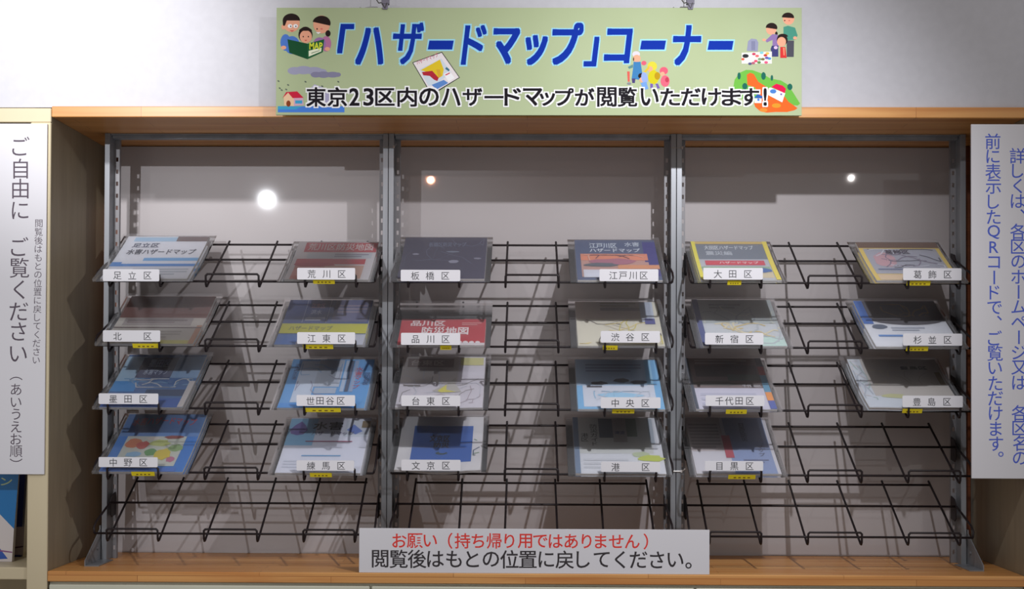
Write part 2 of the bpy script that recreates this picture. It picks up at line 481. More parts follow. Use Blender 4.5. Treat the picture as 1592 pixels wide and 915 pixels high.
# ------------------------------------------------------------------ wire racks
SL = 0.60
YR0, YR2 = 0.07, 0.24
def rz(y): return (y-YR0)*SL
OFF = (0.2715, 0.162, 0.057)
WR = 0.0025
HW = 0.3075
def make_rack():
    t = thing('wire_rack', '', 'rack', (0, YR0, 0), 'wire racks hooked on the frames')
    def W(name, pts, r=WR):
        b = MB(); b.tube([(p[0], p[1]-YR0, p[2]) for p in pts], r, M_wire)
        o = b.build(name, None, True); o.parent = t; return o
    W('front_wire', [(-HW-0.003, YR0, 0), (HW+0.003, YR0, 0)])
    W('middle_wire', [(-HW, YS-0.030, rz(YS-0.030)), (HW, YS-0.030, rz(YS-0.030))])
    W('back_wire', [(-OFF[0]-0.003, YR2, rz(YR2)), (OFF[0]+0.003, YR2, rz(YR2))])
    for xa, xb in ((-OFF[0], -OFF[1]), (-OFF[2], OFF[2]), (OFF[1], OFF[0])):
        u = WR*2
        pts = []
        def leg(x, sg):
            e = 0.0015*sg
            return [(x, YR2+0.006, rz(YR2+0.006)+u), (x+e, YR0-0.008, rz(YR0-0.008)+u*0.4-0.003), (x+e, YR0-0.018, -0.0125),
                    (x+e, YR0-0.024, -0.0130), (x+e, YR0-0.028, -0.008), (x+e, YR0-0.030, 0.010), (x+e-0.0035*sg, YR0-0.030, 0.0135)]
        A = leg(xa, -1); B = leg(xb, 1)
        W('hook_wire', A+B[::-1], WR)
    for s in (-1, 1):
        x = s*HW
        ym = YS-0.030
        W('side_arm', [(x, ym+0.004, rz(ym)+0.002), (x+s*0.001, ym-0.004, rz(ym)), (x+s*0.006, YR0+0.018, 0.024), (x+s*0.006, YR0+0.004, 0.012), (x+s*0.003, YR0, 0.0)])
        b = MB(); xh = s*(HW+0.0005)
        y0 = ym-0.002-YR0; y1 = YS-0.0003-YR0
        z0 = rz(ym)
        prof = [(y0, z0-0.028), (y0+0.008, z0-0.034), (y1, z0-0.030), (y1, z0+0.022), (y0+0.008, z0+0.016), (y0, z0+0.004)]
        n = len(prof)
        vs = [(xh-0.0012, y, z) for y, z in prof]+[(xh+0.0012, y, z) for y, z in prof]
        b.add(vs, [list(range(n)), list(range(2*n-1, n-1, -1))]+[[i, (i+1) % n, n+(i+1) % n, n+i] for i in range(n)], M_wire)
        o = b.build('hook_plate'); o.parent = t
    return t
ZROW = [1.5+(600-y)*2.67/1870 for y in (438, 538.5, 636, 736, 831)]
XC = [(-0.977-0.3205)/2, (-0.3190+0.3435)/2, (0.3450+1.007)/2]
proto = make_rack()
rows = ['top', 'second', 'third', 'fourth', 'bottom']; bays = ['left', 'middle', 'right']
for r in range(5):
    for c in range(3):
        o = proto if (r, c) == (0, 0) else copy_tree(proto)
        o.location = (XC[c], YR0, ZROW[r])
        full = r == 4
        o['label'] = ('empty ' if full else '')+'black wire rack, %s row of the %s column' % (rows[r], bays[c])

# ------------------------------------------------------------------ brochures in clear sleeves
ang = math.atan(SL)
UV = Vector((0, math.cos(ang), math.sin(ang)))
UN = Vector((0, -math.sin(ang), math.cos(ang)))
def plane_hit(px, py, r, off=0.0095):
    p0 = Vector((0, YR0, ZROW[r]))+UN*off
    d = ray(px, py)
    t = (p0-CAM).dot(UN)/d.dot(UN)
    return CAM+d*t

class Leaf:
    """rectangle lying on the sloping rack: u along x, v up the slope; gently curled"""
    def __init__(self, r, xl, xr, yf, yb, rot=0.0, curl=0.002, wave=0.0, skew=0.0):
        a = plane_hit(xl, yf, r); b = plane_hit(xr, yf, r); c = plane_hit((xl+xr)/2+(0), yb, r)
        self.o = Vector((a.x, 0, 0))
        self.y0 = max(-0.018, (a-Vector((0, YR0, ZROW[r]))).dot(UV))      # stay behind the front loops
        self.base = Vector((a.x, YR0, ZROW[r]))+UV*self.y0
        self.w = b.x-a.x
        self.h = (c-self.base).dot(UV)-0.0
        # keep clear of the board behind
        self.curl = curl; self.wave = wave; self.rot = rot; self.skew = skew
    def P(self, u, v, n):
        x = (u-0.5)*self.w; y = (v-0.5)*self.h
        cr, sr = math.cos(self.rot), math.sin(self.rot)
        x, y = x*cr-y*sr, x*sr+y*cr
        lift = self.curl*(2*v-1)**2+self.wave*(0.5+0.5*math.sin(u*7+1))*max(0.0, 1-v)
        return self.base+Vector((x+self.w/2+self.skew*v, 0, 0))+UV*(y+self.h/2)+UN*(0.0095+lift+n)
    def rect(self, mb, u0, v0, u1, v1, n, m, seg=6):
        su = max(1, int(seg*abs(u1-u0)+0.99)); sv = max(1, int(seg*abs(v1-v0)+0.99))
        vs = [self.P(u0+(u1-u0)*i/su, v0+(v1-v0)*j/sv, n) for j in range(sv+1) for i in range(su+1)]
        fs = [[j*(su+1)+i, j*(su+1)+i+1, (j+1)*(su+1)+i+1, (j+1)*(su+1)+i] for j in range(sv) for i in range(su)]
        mb.add(vs, fs, m)
    def poly(self, mb, pts, n, m):
        mb.add([self.P(u, v, n) for u, v in pts], [list(range(len(pts)))], m)
    def slab(self, mb, u0, v0, u1, v1, n0, n1, m, seg=6):
        self.rect(mb, u0, v0, u1, v1, n1, m, seg); self.rect(mb, u0, v1, u1, v0, n0, m, seg)
        k = seg
        for fixed, rng in (('v0', 0), ('v1', 1), ('u0', 2), ('u1', 3)):
            vs = []
            for i in range(k+1):
                t = i/k
                u, v = {0: (u0+(u1-u0)*t, v0), 1: (u0+(u1-u0)*t, v1), 2: (u0, v0+(v1-v0)*t), 3: (u1, v0+(v1-v0)*t)}[rng]
                vs += [self.P(u, v, n0), self.P(u, v, n1)]
            mb.add(vs, [[2*i, 2*i+2, 2*i+3, 2*i+1] for i in range(k)], m)
    def text(self, mb, s, u0, v0, u1, v1, n, m, bold=0.0, arch=0.0):
        vs, fs = glyphs(s, 0, 0, 2)
        b0 = bounds(vs)
        W = b0[1]-b0[0] or 1; H = b0[3]-b0[2] or 1
        f = bold*0.022
        dirs = [(0, 0)] if f < 1e-4 else [(0, 0), (f, 0), (-f, 0), (0, f), (0, -f), (f*.7, f*.7), (-f*.7, f*.7), (f*.7, -f*.7), (-f*.7, -f*.7)]
        for k, (dx, dy) in enumerate(dirs):
            out = []
            for a, b in vs:
                p = (a-b0[0])/W; q = (b-b0[2])/H
                out.append(self.P(u0+(u1-u0)*p+dx/self.w, v0+(v1-v0)*q+arch*math.sin(math.pi*p)+dy/self.h, n+0.000004*k))
            mb.add(out, fs, m)
    def vtext(self, mb, s, uc, v1, size, n, m, bold=0.0):
        su = size; sv = size*self.w/self.h
        for i, ch in enumerate(s):
            vc = v1-(i+0.5)*sv
            vs, fs = glyphs(ch, 0, 0, 2); b0 = bounds(vs)
            cx = (b0[0]+b0[1])/2; cy = (b0[2]+b0[3])/2
            out = [self.P(uc+(a-cx)*GS*su*0.95, vc+(b-cy)*GS*sv*0.95, n) if ch != 'ー' else self.P(uc+(b-cy)*GS*su, vc-(a-cx)*GS*sv, n) for a, b in vs]
            mb.add(out, fs, m)

rnd = random.Random(11)
def squiggle(L, mb, u0, v0, u1, v1, n, cols, k, lw=0.012, r=None):
    """map-like crooked lines and patches in a rectangle"""
    r = r or rnd
    for i in range(k):
        m = mat(cols[i % len(cols)], 0.4)
        a = [u0+(u1-u0)*r.random(), v0+(v1-v0)*r.random()]
        d = r.uniform(0, 6.28)
        for s in range(5):
            d += r.uniform(-0.9, 0.9)
            q = [min(u1, max(u0, a[0]+math.cos(d)*0.10)), min(v1, max(v0, a[1]+math.sin(d)*0.10))]
            nx, ny = -(q[1]-a[1]), q[0]-a[0]
            ln = math.hypot(nx, ny) or 1; nx *= lw/ln; ny *= lw/ln
            L.poly(mb, [(a[0]-nx, a[1]-ny), (q[0]-nx, q[1]-ny), (q[0]+nx, q[1]+ny), (a[0]+nx, a[1]+ny)], n, m)
            a = q
def lines(L, mb, u0, v0, u1, v1, k, n, col):
    m = mat(col, 0.4)
    for i in range(k):
        v = v1-(v1-v0)*(i+0.5)/k
        h = (v1-v0)/k*0.25
        L.rect(mb, u0, v-h, u1-(0.2*(u1-u0) if i == k-1 else 0), v+h, n, m, 3)
def blob(L, mb, uc, vc, ru, rv, n, col, jag=0.15, k=14, seed=0):
    r = random.Random(seed)
    L.poly(mb, [(uc+ru*(1+r.uniform(-jag, jag))*math.cos(2*math.pi*i/k), vc+rv*(1+r.uniform(-jag, jag))*math.sin(2*math.pi*i/k)) for i in range(k)], n, mat(col, 0.4))

LN = [0.0004*i for i in range(1, 9)]
def design(key, L, b):
    n = LN
    R_ = lambda u0, v0, u1, v1, c, k=0: L.rect(b, u0, v0, u1, v1, n[k], mat(c, 0.4))
    T = lambda s, u0, v0, u1, v1, c, k=2, bold=0.015, arch=0: L.text(b, s, u0, v0, u1, v1, n[k], mat(c, 0.4), bold, arch)
    if key == 'adachi':
        R_(0, 0, 1, 1, (228, 230, 238)); R_(0, .30, 1, .36, (60, 140, 214), 1); R_(0.35, .43, 1, .50, (110, 176, 226), 1)
        R_(0, .36, .12, .40, (60, 140, 214), 1); R_(.1, .88, .7, .97, (176, 206, 230), 1); R_(.62, .88, 1, .99, (120, 100, 100), 1)
        T('水害ハザードマップ', .10, .58, .92, .70, (60, 66, 84)); T('足立区', .12, .74, .44, .84, (90, 96, 120)); lines(L, b, .3, .08, .95, .26, 3, n[1], (190, 196, 206))
    elif key == 'arakawa':
        R_(0, 0, 1, 1, (224, 222, 226)); R_(.10, .74, 1, .98, (206, 84, 92), 1); T('荒川区防災地図', .14, .78, .95, .95, (238, 226, 226), 2, .02)
        R_(.05, .42, .9, .56, (204, 70, 80), 1); R_(.16, .58, .96, .72, (206, 214, 222), 1); R_(.06, 0, .42, .40, (216, 150, 140), 1)
        R_(.42, .02, .9, .38, (214, 178, 160), 2); blob(L, b, .3, .4, .25, .05, n[3], (196, 60, 76), seed=3); lines(L, b, .5, .60, .92, .70, 2, n[2], (150, 150, 170))
    elif key == 'itabashi':
        R_(0, 0, 1, 1, (58, 56, 84)); squiggle(L, b, .04, .3, .96, .96, n[1], [(92, 96, 124), (72, 76, 104)], 9, .004)
        T('板橋区防災マップ', .3, .78, .75, .88, (104, 112, 140)); blob(L, b, .62, .42, .06, .04, n[2], (150, 150, 170), seed=5)
        blob(L, b, .16, .60, .04, .02, n[2], (150, 150, 170), seed=6); blob(L, b, .9, .5, .05, .02, n[2], (140, 140, 160), seed=8); blob(L, b, .6, .66, .08, .02, n[2], (120, 130, 150), seed=9)
    elif key == 'edogawa':
        R_(0, 0, 1, 1, (74, 90, 124)); R_(.84, .1, 1, .95, (52, 50, 130), 1); T('江戸川区', .18, .80, .52, .92, (200, 210, 222), 2, .02); T('水害', .62, .84, .8, .94, (190, 200, 214), 2, .02)
        T('ハザードマップ', .18, .70, .80, .79, (214, 220, 230), 2, .02)
        R_(.06, .08, .88, .66, (190, 150, 140), 1); R_(.06, .50, .88, .66, (216, 140, 110), 2); blob(L, b, .45, .46, .3, .08, n[3], (170, 110, 130), seed=1)
        blob(L, b, .3, .38, .2, .05, n[4], (90, 100, 110), seed=2); R_(.5, .28, 1, .38, (210, 150, 110), 3); R_(.08, .06, .42, .26, (206, 208, 218), 3); squiggle(L, b, .1, .3, .85, .62, n[5], [(110, 60, 80), (220, 180, 160)], 6, .006)
    elif key == 'ota':
        R_(0, 0, 1, 1, (186, 190, 198)); R_(0, 0, .05, 1, (226, 216, 84), 3); R_(.94, 0, 1, 1, (226, 210, 90), 3); R_(0, .94, 1, 1, (206, 180, 110), 2)
        R_(.05, .56, .94, .94, (120, 128, 140), 1); T('大田区ハザードマップ', .16, .80, .8, .90, (208, 212, 216)); T('震災編', .16, .66, .5, .76, (190, 196, 204))
        R_(.12, .40, .88, .52, (206, 70, 88), 2); T('ハザードマップ', .3, .43, .8, .49, (236, 214, 214), 3); R_(.06, .26, .92, .36, (150, 180, 150), 2); blob(L, b, .8, .26, .14, .06, n[3], (70, 110, 170), seed=4); R_(.06, .06, .93, .22, (208, 196, 168), 1)
    elif key == 'katsushika':
        R_(0, 0, 1, 1, (232, 206, 110)); R_(.0, .86, 1, 1, (116, 88, 70), 1); R_(.05, .18, .95, .84, (176, 178, 190), 1)
        blob(L, b, .25, .55, .14, .2, n[2], (206, 168, 176), seed=7); squiggle(L, b, .1, .34, .92, .82, n[3], [(96, 96, 110), (140, 130, 150), (220, 222, 232)], 14, .008)
        R_(.05, .0, .95, .16, (222, 200, 170), 2); R_(.5, .2, .94, .32, (214, 140, 130), 3); R_(.1, .28, .8, .31, (120, 130, 160), 4); T('葛飾区', .3, .70, .6, .80, (80, 70, 90), 4)
    elif key == 'kita':
        R_(0, 0, 1, 1, (214, 208, 200)); R_(0, .56, 1, 1, (134, 80, 70), 1); T('洪水ハザードマップ', .1, .74, .9, .86, (146, 92, 70), 2)
        R_(.08, .40, .86, .55, (178, 168, 166), 2); R_(.0, .34, 1, .36, (96, 60, 62), 3); lines(L, b, .12, .44, .8, .52, 2, n[3], (140, 120, 120)); R_(.55, 0, 1, .08, (220, 214, 110), 1); R_(.94, 0, 1, .4, (206, 150, 110), 2); lines(L, b, .1, .12, .8, .3, 3, n[1], (188, 180, 172))
    elif key == 'koto':
        R_(0, 0, 1, 1, (58, 86, 148)); R_(0, .26, 1, .48, (208, 206, 60), 1); R_(0, .0, .24, .24, (70, 120, 190), 1); R_(.24, .0, 1, .24, (196, 200, 214), 1)
        for u in (.22, .5): R_(u, .5, u+.006, .99, (170, 180, 210), 2)
        T('江東区', .28, .82, .44, .92, (214, 170, 190)); T('洪水', .29, .68, .42, .78, (190, 200, 224)); lines(L, b, .25, .54, .48, .62, 3, n[2], (200, 206, 224))
        R_(.56, .52, .98, .98, (100, 104, 146), 2); lines(L, b, .6, .7, .95, .9, 3, n[3], (150, 140, 160)); T('ハザードマップ', .1, .32, .6, .42, (150, 150, 90), 3)
    elif key == 'shinagawa':
        R_(0, 0, 1, 1, (182, 38, 52)); T('品川区', .12, .74, .52, .92, (226, 208, 208), 2, .035); T('防災地図', .26, .42, .80, .70, (232, 222, 222), 2, .035)
        R_(.04, .0, 1, .10, (216, 210, 212), 1); lines(L, b, .72, .76, .95, .88, 2, n[2], (210, 140, 140))
        for i in range(9): blob(L, b, .36+.07*i, .11, .03, .05, n[3], (224, 220, 222), seed=i)
    elif key == 'shibuya':
        R_(0, 0, 1, 1, (206, 202, 186)); R_(0, .62, .8, 1, (190, 180, 172), 1); R_(.3, .80, .78, .86, (130, 120, 120), 2); R_(.78, .55, .94, .99, (176, 184, 198), 2); R_(.82, .5, .94, .62, (74, 76, 140), 3)
        squiggle(L, b, .02, .05, .98, .6, n[2], [(196, 184, 90), (90, 84, 80), (190, 182, 160), (216, 196, 120)], 16, .006); lines(L, b, .3, .88, .74, .98, 2, n[3], (146, 140, 110))
    elif key == 'shinjuku':
        R_(0, 0, 1, 1, (196, 200, 204)); R_(0, 0, .07, 1, (62, 76, 132), 3); R_(.07, .5, 1, 1, (166, 174, 174), 1); lines(L, b, .2, .80, .6, .92, 2, n[2], (110, 116, 120))
        squiggle(L, b, .1, .06, .98, .5, n[2], [(204, 184, 130), (216, 206, 176), (180, 186, 190)], 14, .012); squiggle(L, b, .1, .5, .98, .9, n[2], [(140, 150, 156), (186, 190, 180)], 9, .008); R_(.7, .0, 1, .2, (190, 214, 206), 1)
    elif key == 'suginami':
        R_(0, 0, 1, 1, (222, 224, 230)); R_(0, .58, .22, 1, (50, 108, 186), 1); R_(.1, .56, 1, 1, (78, 76, 84), 2); blob(L, b, .55, .60, .44, .12, n[3], (70, 68, 76), .02, 18)
        squiggle(L, b, .3, .66, .85, .92, n[4], [(136, 112, 70), (100, 90, 76)], 10, .01); blob(L, b, .17, .44, .09, .05, n[3], (84, 98, 120), .1); R_(.1, .22, .6, .26, (90, 140, 200), 3); lines(L, b, .3, .34, .7, .44, 2, n[3], (170, 176, 190)); R_(0, .5, .12, .62, (50, 108, 186), 3)
    elif key == 'sumida':
        R_(0, 0, 1, 1, (64, 116, 176)); R_(0, .30, .3, .5, (60, 156, 222), 1); R_(0, .5, .25, .96, (176, 206, 228), 1); R_(.22, .56, .66, .94, (72, 80, 118), 2); R_(.66, .56, 1, .96, (140, 176, 212), 1)
        T('墨田区', .32, .76, .58, .90, (190, 200, 220), 3); T('水害マップ', .3, .62, .6, .72, (190, 200, 220), 3); squiggle(L, b, .1, .38, .96, .54, n[3], [(214, 214, 214), (120, 170, 210)], 12, .008)
        R_(.45, .22, 1, .34, (36, 66, 110), 2); R_(0, 0, 1, .18, (40, 96, 180), 1); R_(.93, 0, 1, .5, (214, 208, 206), 4)
    elif key == 'setagaya':
        R_(0, 0, 1, 1, (96, 162, 216)); R_(.12, .12, .34, .96, (204, 214, 228), 1); R_(.34, .44, .64, .98, (190, 198, 210), 2); R_(.36, .3, .62, .42, (178, 190, 206), 2)
        for i, c in enumerate([(180, 196, 216), (70, 84, 112), (150, 170, 200)]): R_(.66+.055*i, .34, .705+.055*i, .97, c, 2)
        L.vtext(b, '水害マップ', .84, .84, .10, n[3], mat((196, 66, 84), 0.4), .03); L.vtext(b, '世田谷区', .95, .74, .075, n[3], mat((36, 60, 120), 0.4), .03)
        L.vtext(b, '洪水内水氾濫', .08, .9, .06, n[3], mat((50, 70, 120), 0.4), .01); squiggle(L, b, .14, .14, .62, .9, n[3], [(140, 180, 216), (160, 160, 180)], 8, .005); R_(0, .0, .9, .10, (72, 150, 216), 2)
    elif key == 'taito':
        R_(0, 0, 1, 1, (208, 204, 212)); R_(0, .5, .68, 1, (204, 198, 196), 1); R_(.06, .80, .62, .96, (160, 146, 144), 2); T('台東区', .1, .83, .5, .93, (214, 204, 200), 3)
        R_(.7, .84, .98, .98, (200, 196, 140), 2); squiggle(L, b, .04, .1, .96, .76, n[2], [(176, 164, 172), (194, 196, 206), (150, 146, 146)], 16, .005)
        L.poly(b, [(.4, .34), (.56, .48), (.66, .60), (.66, .48), (.74, .32), (.5, .30)], n[3], mat((186, 182, 176), 0.4)); L.poly(b, [(.46, .34), (.56, .46), (.56, .36), (.68, .32), (.5, .31)], n[4], mat((214, 206, 90), 0.4)); lines(L, b, .05, .42, .3, .46, 1, n[3], (100, 92, 90))
    elif key == 'chuo':
        R_(0, 0, 1, 1, (120, 178, 218)); R_(.07, .05, .92, .97, (206, 210, 220), 1); R_(0, .48, .84, 1, (170, 196, 220), 2); R_(.84, .5, .92, .98, (150, 196, 222), 2); lines(L, b, .12, .74, .8, .92, 3, n[3], (130, 150, 180))
        blob(L, b, .28, .52, .1, .035, n[4], (44, 46, 66), .25, seed=3); blob(L, b, .54, .58, .1, .04, n[4], (44, 46, 66), .2, seed=4); blob(L, b, .74, .54, .1, .04, n[4], (50, 60, 80), .2, seed=5); R_(.12, .44, .3, .47, (60, 56, 70), 3)
        blob(L, b, .5, .28, .26, .05, n[3], (160, 200, 224), .2, seed=6); squiggle(L, b, .2, .14, .85, .36, n[3], [(150, 190, 214), (190, 196, 206)], 8, .006); R_(.4, .04, .7, .08, (150, 150, 160), 3)
    elif key == 'chiyoda':
        R_(0, 0, 1, 1, (204, 202, 216)); R_(0, .42, .96, 1, (124, 106, 104), 1); R_(0, 0, .04, 1, (60, 70, 86), 3); R_(.1, .64, .9, .86, (96, 84, 86), 2); blob(L, b, .3, .5, .3, .05, n[3], (96, 86, 76), .2, seed=2); R_(.5, .56, .92, .68, (90, 104, 96), 3)
        for i, c in enumerate([(76, 96, 170), (226, 150, 70), (90, 150, 180), (90, 150, 180), (170, 60, 60), (60, 60, 70)]): R_(.92, i/6, 1, (i+1)/6, c, 4)
        T('千代田区', .66, .43, .9, .49, (190, 186, 190), 4); lines(L, b, .1, .06, .8, .34, 3, n[2], (188, 188, 204)); lines(L, b, .12, .88, .8, .97, 2, n[3], (170, 160, 156))
    elif key == 'toshima':
        R_(0, 0, 1, 1, (208, 214, 222)); R_(.14, .26, 1, 1, (196, 190, 184), 1); blob(L, b, .35, .26, .14, .05, n[2], (196, 196, 150), .2, seed=2); T('豊島区', .56, .80, .86, .86, (62, 56, 60), 3, .03)
        squiggle(L, b, .02, .1, .14, .96, n[2], [(176, 184, 196), (214, 206, 206), (170, 190, 186)], 12, .006); R_(.92, .5, .98, .75, (140, 124, 92), 2); squiggle(L, b, .2, .5, .9, .78, n[2], [(180, 172, 164), (206, 198, 180)], 8, .006)
    elif key == 'nakano':
        R_(0, 0, 1, 1, (52, 128, 206)); R_(0, .62, 1, 1, (96, 140, 196), 1); T('水害ハザードマップ', .1, .80, .9, .92, (214, 90, 110), 2, .02, .03); R_(.12, .1, .86, .62, (204, 206, 196), 2)
        for i, (u, v, ru, rv, c) in enumerate([(.24, .5, .1, .08, (208, 130, 90)), (.36, .46, .08, .07, (196, 90, 80)), (.56, .5, .12, .06, (190, 196, 120)), (.66, .3, .1, .1, (216, 196, 70)), (.78, .42, .1, .06, (150, 176, 120)), (.7, .6, .12, .03, (150, 70, 60)), (.5, .34, .08, .06, (110, 160, 100)), (.3, .3, .1, .05, (150, 190, 220)), (.78, .22, .06, .05, (196, 120, 150)), (.45, .58, .08, .03, (220, 210, 200))]):
            blob(L, b, u, v, ru, rv, n[3 + i % 2], c, .2, seed=i)
        R_(0, 0, .9, .07, (70, 120, 200), 3)
    elif key == 'nerima':
        R_(0, 0, 1, 1, (214, 216, 228)); R_(.0, .50, .34, .98, (140, 190, 222), 1); T('水害', .30, .78, .66, .92, (44, 44, 60), 3, .03); T('ハザードマップ', .3, .68, .82, .75, (90, 90, 120), 3, .01)
        L.poly(b, [(.14, .93), (.2, .86), (.24, .78), (.2, .70), (.12, .68), (.04, .71), (.02, .78), (.07, .86)], n[2], mat((112, 96, 166), 0.4)); L.poly(b, [(.72, .78), (.8, .88), (.92, .76), (.84, .70)], n[2], mat((100, 130, 200), 0.4))
        R_(.25, .56, .82, .575, (150, 50, 90), 4); R_(.25, .30, .72, .32, (110, 160, 200), 3); R_(.7, .66, 1, .96, (200, 206, 216), 1); lines(L, b, .06, .08, .9, .24, 3, n[2], (196, 200, 212)); R_(.9, .82, 1, .94, (120, 100, 60), 3)
    elif key == 'bunkyo':
        R_(0, 0, 1, 1, (214, 212, 214)); R_(.16, .18, .88, .84, (30, 92, 172), 1); T('文京区', .36, .56, .6, .68, (14, 22, 50), 3, .03); T('防災', .42, .46, .6, .55, (14, 22, 50), 3, .03)
        blob(L, b, .52, .36, .07, .03, n[3], (20, 60, 70), .1); blob(L, b, .53, .375, .04, .02, n[4], (30, 92, 172), .05); squiggle(L, b, .9, .3, .99, .6, n[2], [(110, 140, 110), (60, 80, 110)], 3, .006)
    elif key == 'minato':
        R_(0, 0, 1, 1, (208, 210, 216)); R_(0, 0, .06, 1, (110, 130, 156), 3); R_(.06, .36, .9, 1, (196, 198, 196), 1); R_(.3, .64, .46, .98, (80, 96, 112), 2); R_(.62, .66, .74, .98, (110, 130, 112), 2); R_(.46, .56, .62, .98, (170, 164, 164), 2)
        L.vtext(b, '港区', .13, .72, .09, n[3], mat((50, 54, 54), 0.4), .02); L.vtext(b, '防災ガイド', .24, .88, .09, n[3], mat((70, 72, 70), 0.4), .02); R_(.88, .54, .93, .98, (160, 170, 180), 2)
        blob(L, b, .86, .27, .14, .06, n[3], (186, 196, 80), .2, seed=2); blob(L, b, .76, .34, .1, .05, n[2], (180, 190, 160), .2, seed=3); T('津波', .48, .70, .6, .76, (90, 100, 130), 3); lines(L, b, .1, .08, .6, .28, 3, n[2], (196, 198, 204))
    elif key == 'meguro':
        R_(0, 0, 1, 1, (202, 200, 206)); R_(0, .40, .42, 1, (188, 178, 178), 1); R_(.46, .0, .96, 1, (134, 150, 186), 1); R_(.46, .42, .9, .98, (120, 134, 168), 2); R_(.40, .28, .50, .68, (172, 64, 80), 3); lines(L, b, .02, .44, .38, .9, 8, n[2], (150, 140, 140))
        L.vtext(b, '目黒区防災', .68, .9, .08, n[4], mat((54, 58, 78), 0.4), .02); L.vtext(b, 'マップ', .84, .5, .08, n[4], mat((54, 58, 78), 0.4), .02); lines(L, b, .6, .18, .9, .26, 2, n[3], (100, 106, 136))

# key, row, front-left px, front-right px, front y, back y, rot, curl, wave, sticker, label, cover inset
BR = [
 ('adachi', 0, 150, 294, 437.5, 368, 0.010, .003, 0, None, 'white map brochure with pale blue streaks, leftmost in the top row'),
 ('arakawa', 0, 437, 577, 438.5, 377, -.006, .003, 0, (.36, .60), 'white map brochure with red bands next to the left pair of uprights, top row'),
 ('itabashi', 0, 612, 757, 437.5, 370, 0, .003, .0, None, 'dark navy map brochure right of the left pair of uprights, top row'),
 ('edogawa', 0, 893, 1034, 439.5, 374, 0, .003, 0, None, 'blue bordered map brochure with an orange picture, top row beside the right uprights'),
 ('ota', 0, 1085, 1219, 439.5, 377, 0, .003, 0, (.34, .5), 'grey map brochure with yellow side edges and a red stripe, top row'),
 ('katsushika', 0, 1358, 1499, 440, 378, 0, .003, 0, (.36, .62), 'yellow edged map brochure with a pale picture, rightmost in the top row'),
 ('kita', 1, 154, 304, 539, 462, 0.0, .004, 0, (.35, .62), 'map brochure with dark maroon upper half, leftmost in the second row'),
 ('koto', 1, 421, 568, 540, 467, 0, .003, 0, (.34, .66), 'blue map brochure with a yellow band across it, second row'),
 ('shinagawa', 1, 612, 757, 540, 497, 0, .002, 0, (.5, .62), 'short red map brochure with white lettering, second row'),
 ('shibuya', 1, 894, 1038, 542, 470, 0, .003, 0, (.30, .46), 'beige map brochure with a grey upper half, second row beside the right uprights'),
 ('shinjuku', 1, 1088, 1228, 542, 467, 0, .003, 0, None, 'grey map brochure with a blue left edge, second row'),
 ('suginami', 1, 1357, 1500, 543, 469, 0, .003, 0, (.36, .60), 'map brochure with a black oval and blue corner, rightmost in the second row'),
 ('sumida', 2, 149, 288, 638, 552, 0, .003, 0, None, 'deep blue map brochure with a dark square, leftmost in the third row'),
 ('setagaya', 2, 425, 570, 640, 559, 0, .003, 0, (.34, .72), 'light blue map brochure with vertical panels and red vertical lettering, third row'),
 ('taito', 2, 609, 754, 640, 556, 0, .004, .002, None, 'pale map brochure with a small yellow outline, third row'),
 ('chuo', 2, 894, 1038, 640, 560, 0, .003, 0, (.40, .64), 'light blue edged map brochure with a dark shaded top, third row'),
 ('chiyoda', 2, 1077, 1212, 640, 558, 0, .003, 0, (.38, .62), 'map brochure with a dark photograph and coloured tabs at its right edge, third row'),
 ('toshima', 2, 1346, 1500, 640, 561, 0, .006, .002, (.36, .56), 'white edged grey map brochure curling at the left, rightmost in the third row'),
 ('nakano', 3, 149, 288, 738, 645, 0, .004, 0, (.40, .66), 'bright blue map brochure with small coloured drawings, leftmost in the fourth row'),
 ('nerima', 3, 422, 564, 740, 650, 0, .003, 0, (.42, .66), 'white map brochure with a purple drop shape, fourth row'),
 ('bunkyo', 3, 608, 751, 740, 650, .0, .006, .007, None, 'wavy white map brochure with a royal blue square, fourth row'),
 ('minato', 3, 890, 1040, 740, 650, 0, .003, 0, None, 'grey and white map brochure with a lime green spot, fourth row beside the right uprights'),
 ('meguro', 3, 1078, 1219, 740, 650, 0, .003, 0, (.38, .68), 'map brochure with a blue grey panel and short red bar, rightmost in fourth row'),
]
M_yel = mat((226, 206, 40), 0.4); M_ink = mat((44, 44, 48), 0.5)
for (key, r, xl, xr, yf, yb, rot, curl, wave, st, lab) in BR:
    yb_s = yb if key != 'shinagawa' else 472
    base = Leaf(r, xl, xr, yf, yb_s, rot, curl, wave)
    t = thing('map_brochure', lab, 'brochure', tuple(base.base), 'ward map brochures in clear sleeves')
    L = Leaf(r, xl, xr, yf, yb, rot, curl, wave)
    Lc = Leaf(r, xl+5, xr-4, yf-2.5, yb+(1 if key != 'shinagawa' else 0), rot, curl, wave)
    b = MB(); Lc.slab(b, 0, 0, 1, 1, -0.0018, 0.0, mat((214, 210, 206), 0.5)); b.build('booklet', t)
    b = MB(); design(key, Lc, b); b.build('cover_print', t)
    Lb = base
    b = MB(); Lb.rect(b, -0.045, -0.015, 1.035, 1.02, 0.0036, M_sleeve, 8); Lb.rect(b, -0.045, 1.02, 1.035, -0.015, -0.0024, M_sleeve, 8)
    # welded bottom edge of the sleeve
    Lb.slab(b, -0.045, -0.022, 1.035, -0.015, -0.0024, 0.0036, M_sleeve, 6)
    b.build('clear_sleeve', t, True)
    if st:
        # folded over the front edge of the sleeve
        b = MB(); Lb.slab(b, st[0], -0.0235, st[1], -0.0222, -0.0070, 0.0040, M_yel, 2)
        for i in range(4):
            u = st[0]+(st[1]-st[0])*(0.2+0.17*i)
            Lb.slab(b, u, -0.0240, u+(st[1]-st[0])*0.09, -0.0236, -0.0045, -0.0015, mat((120, 96, 30), .5), 1)
        b.build('yellow_sticker', t)

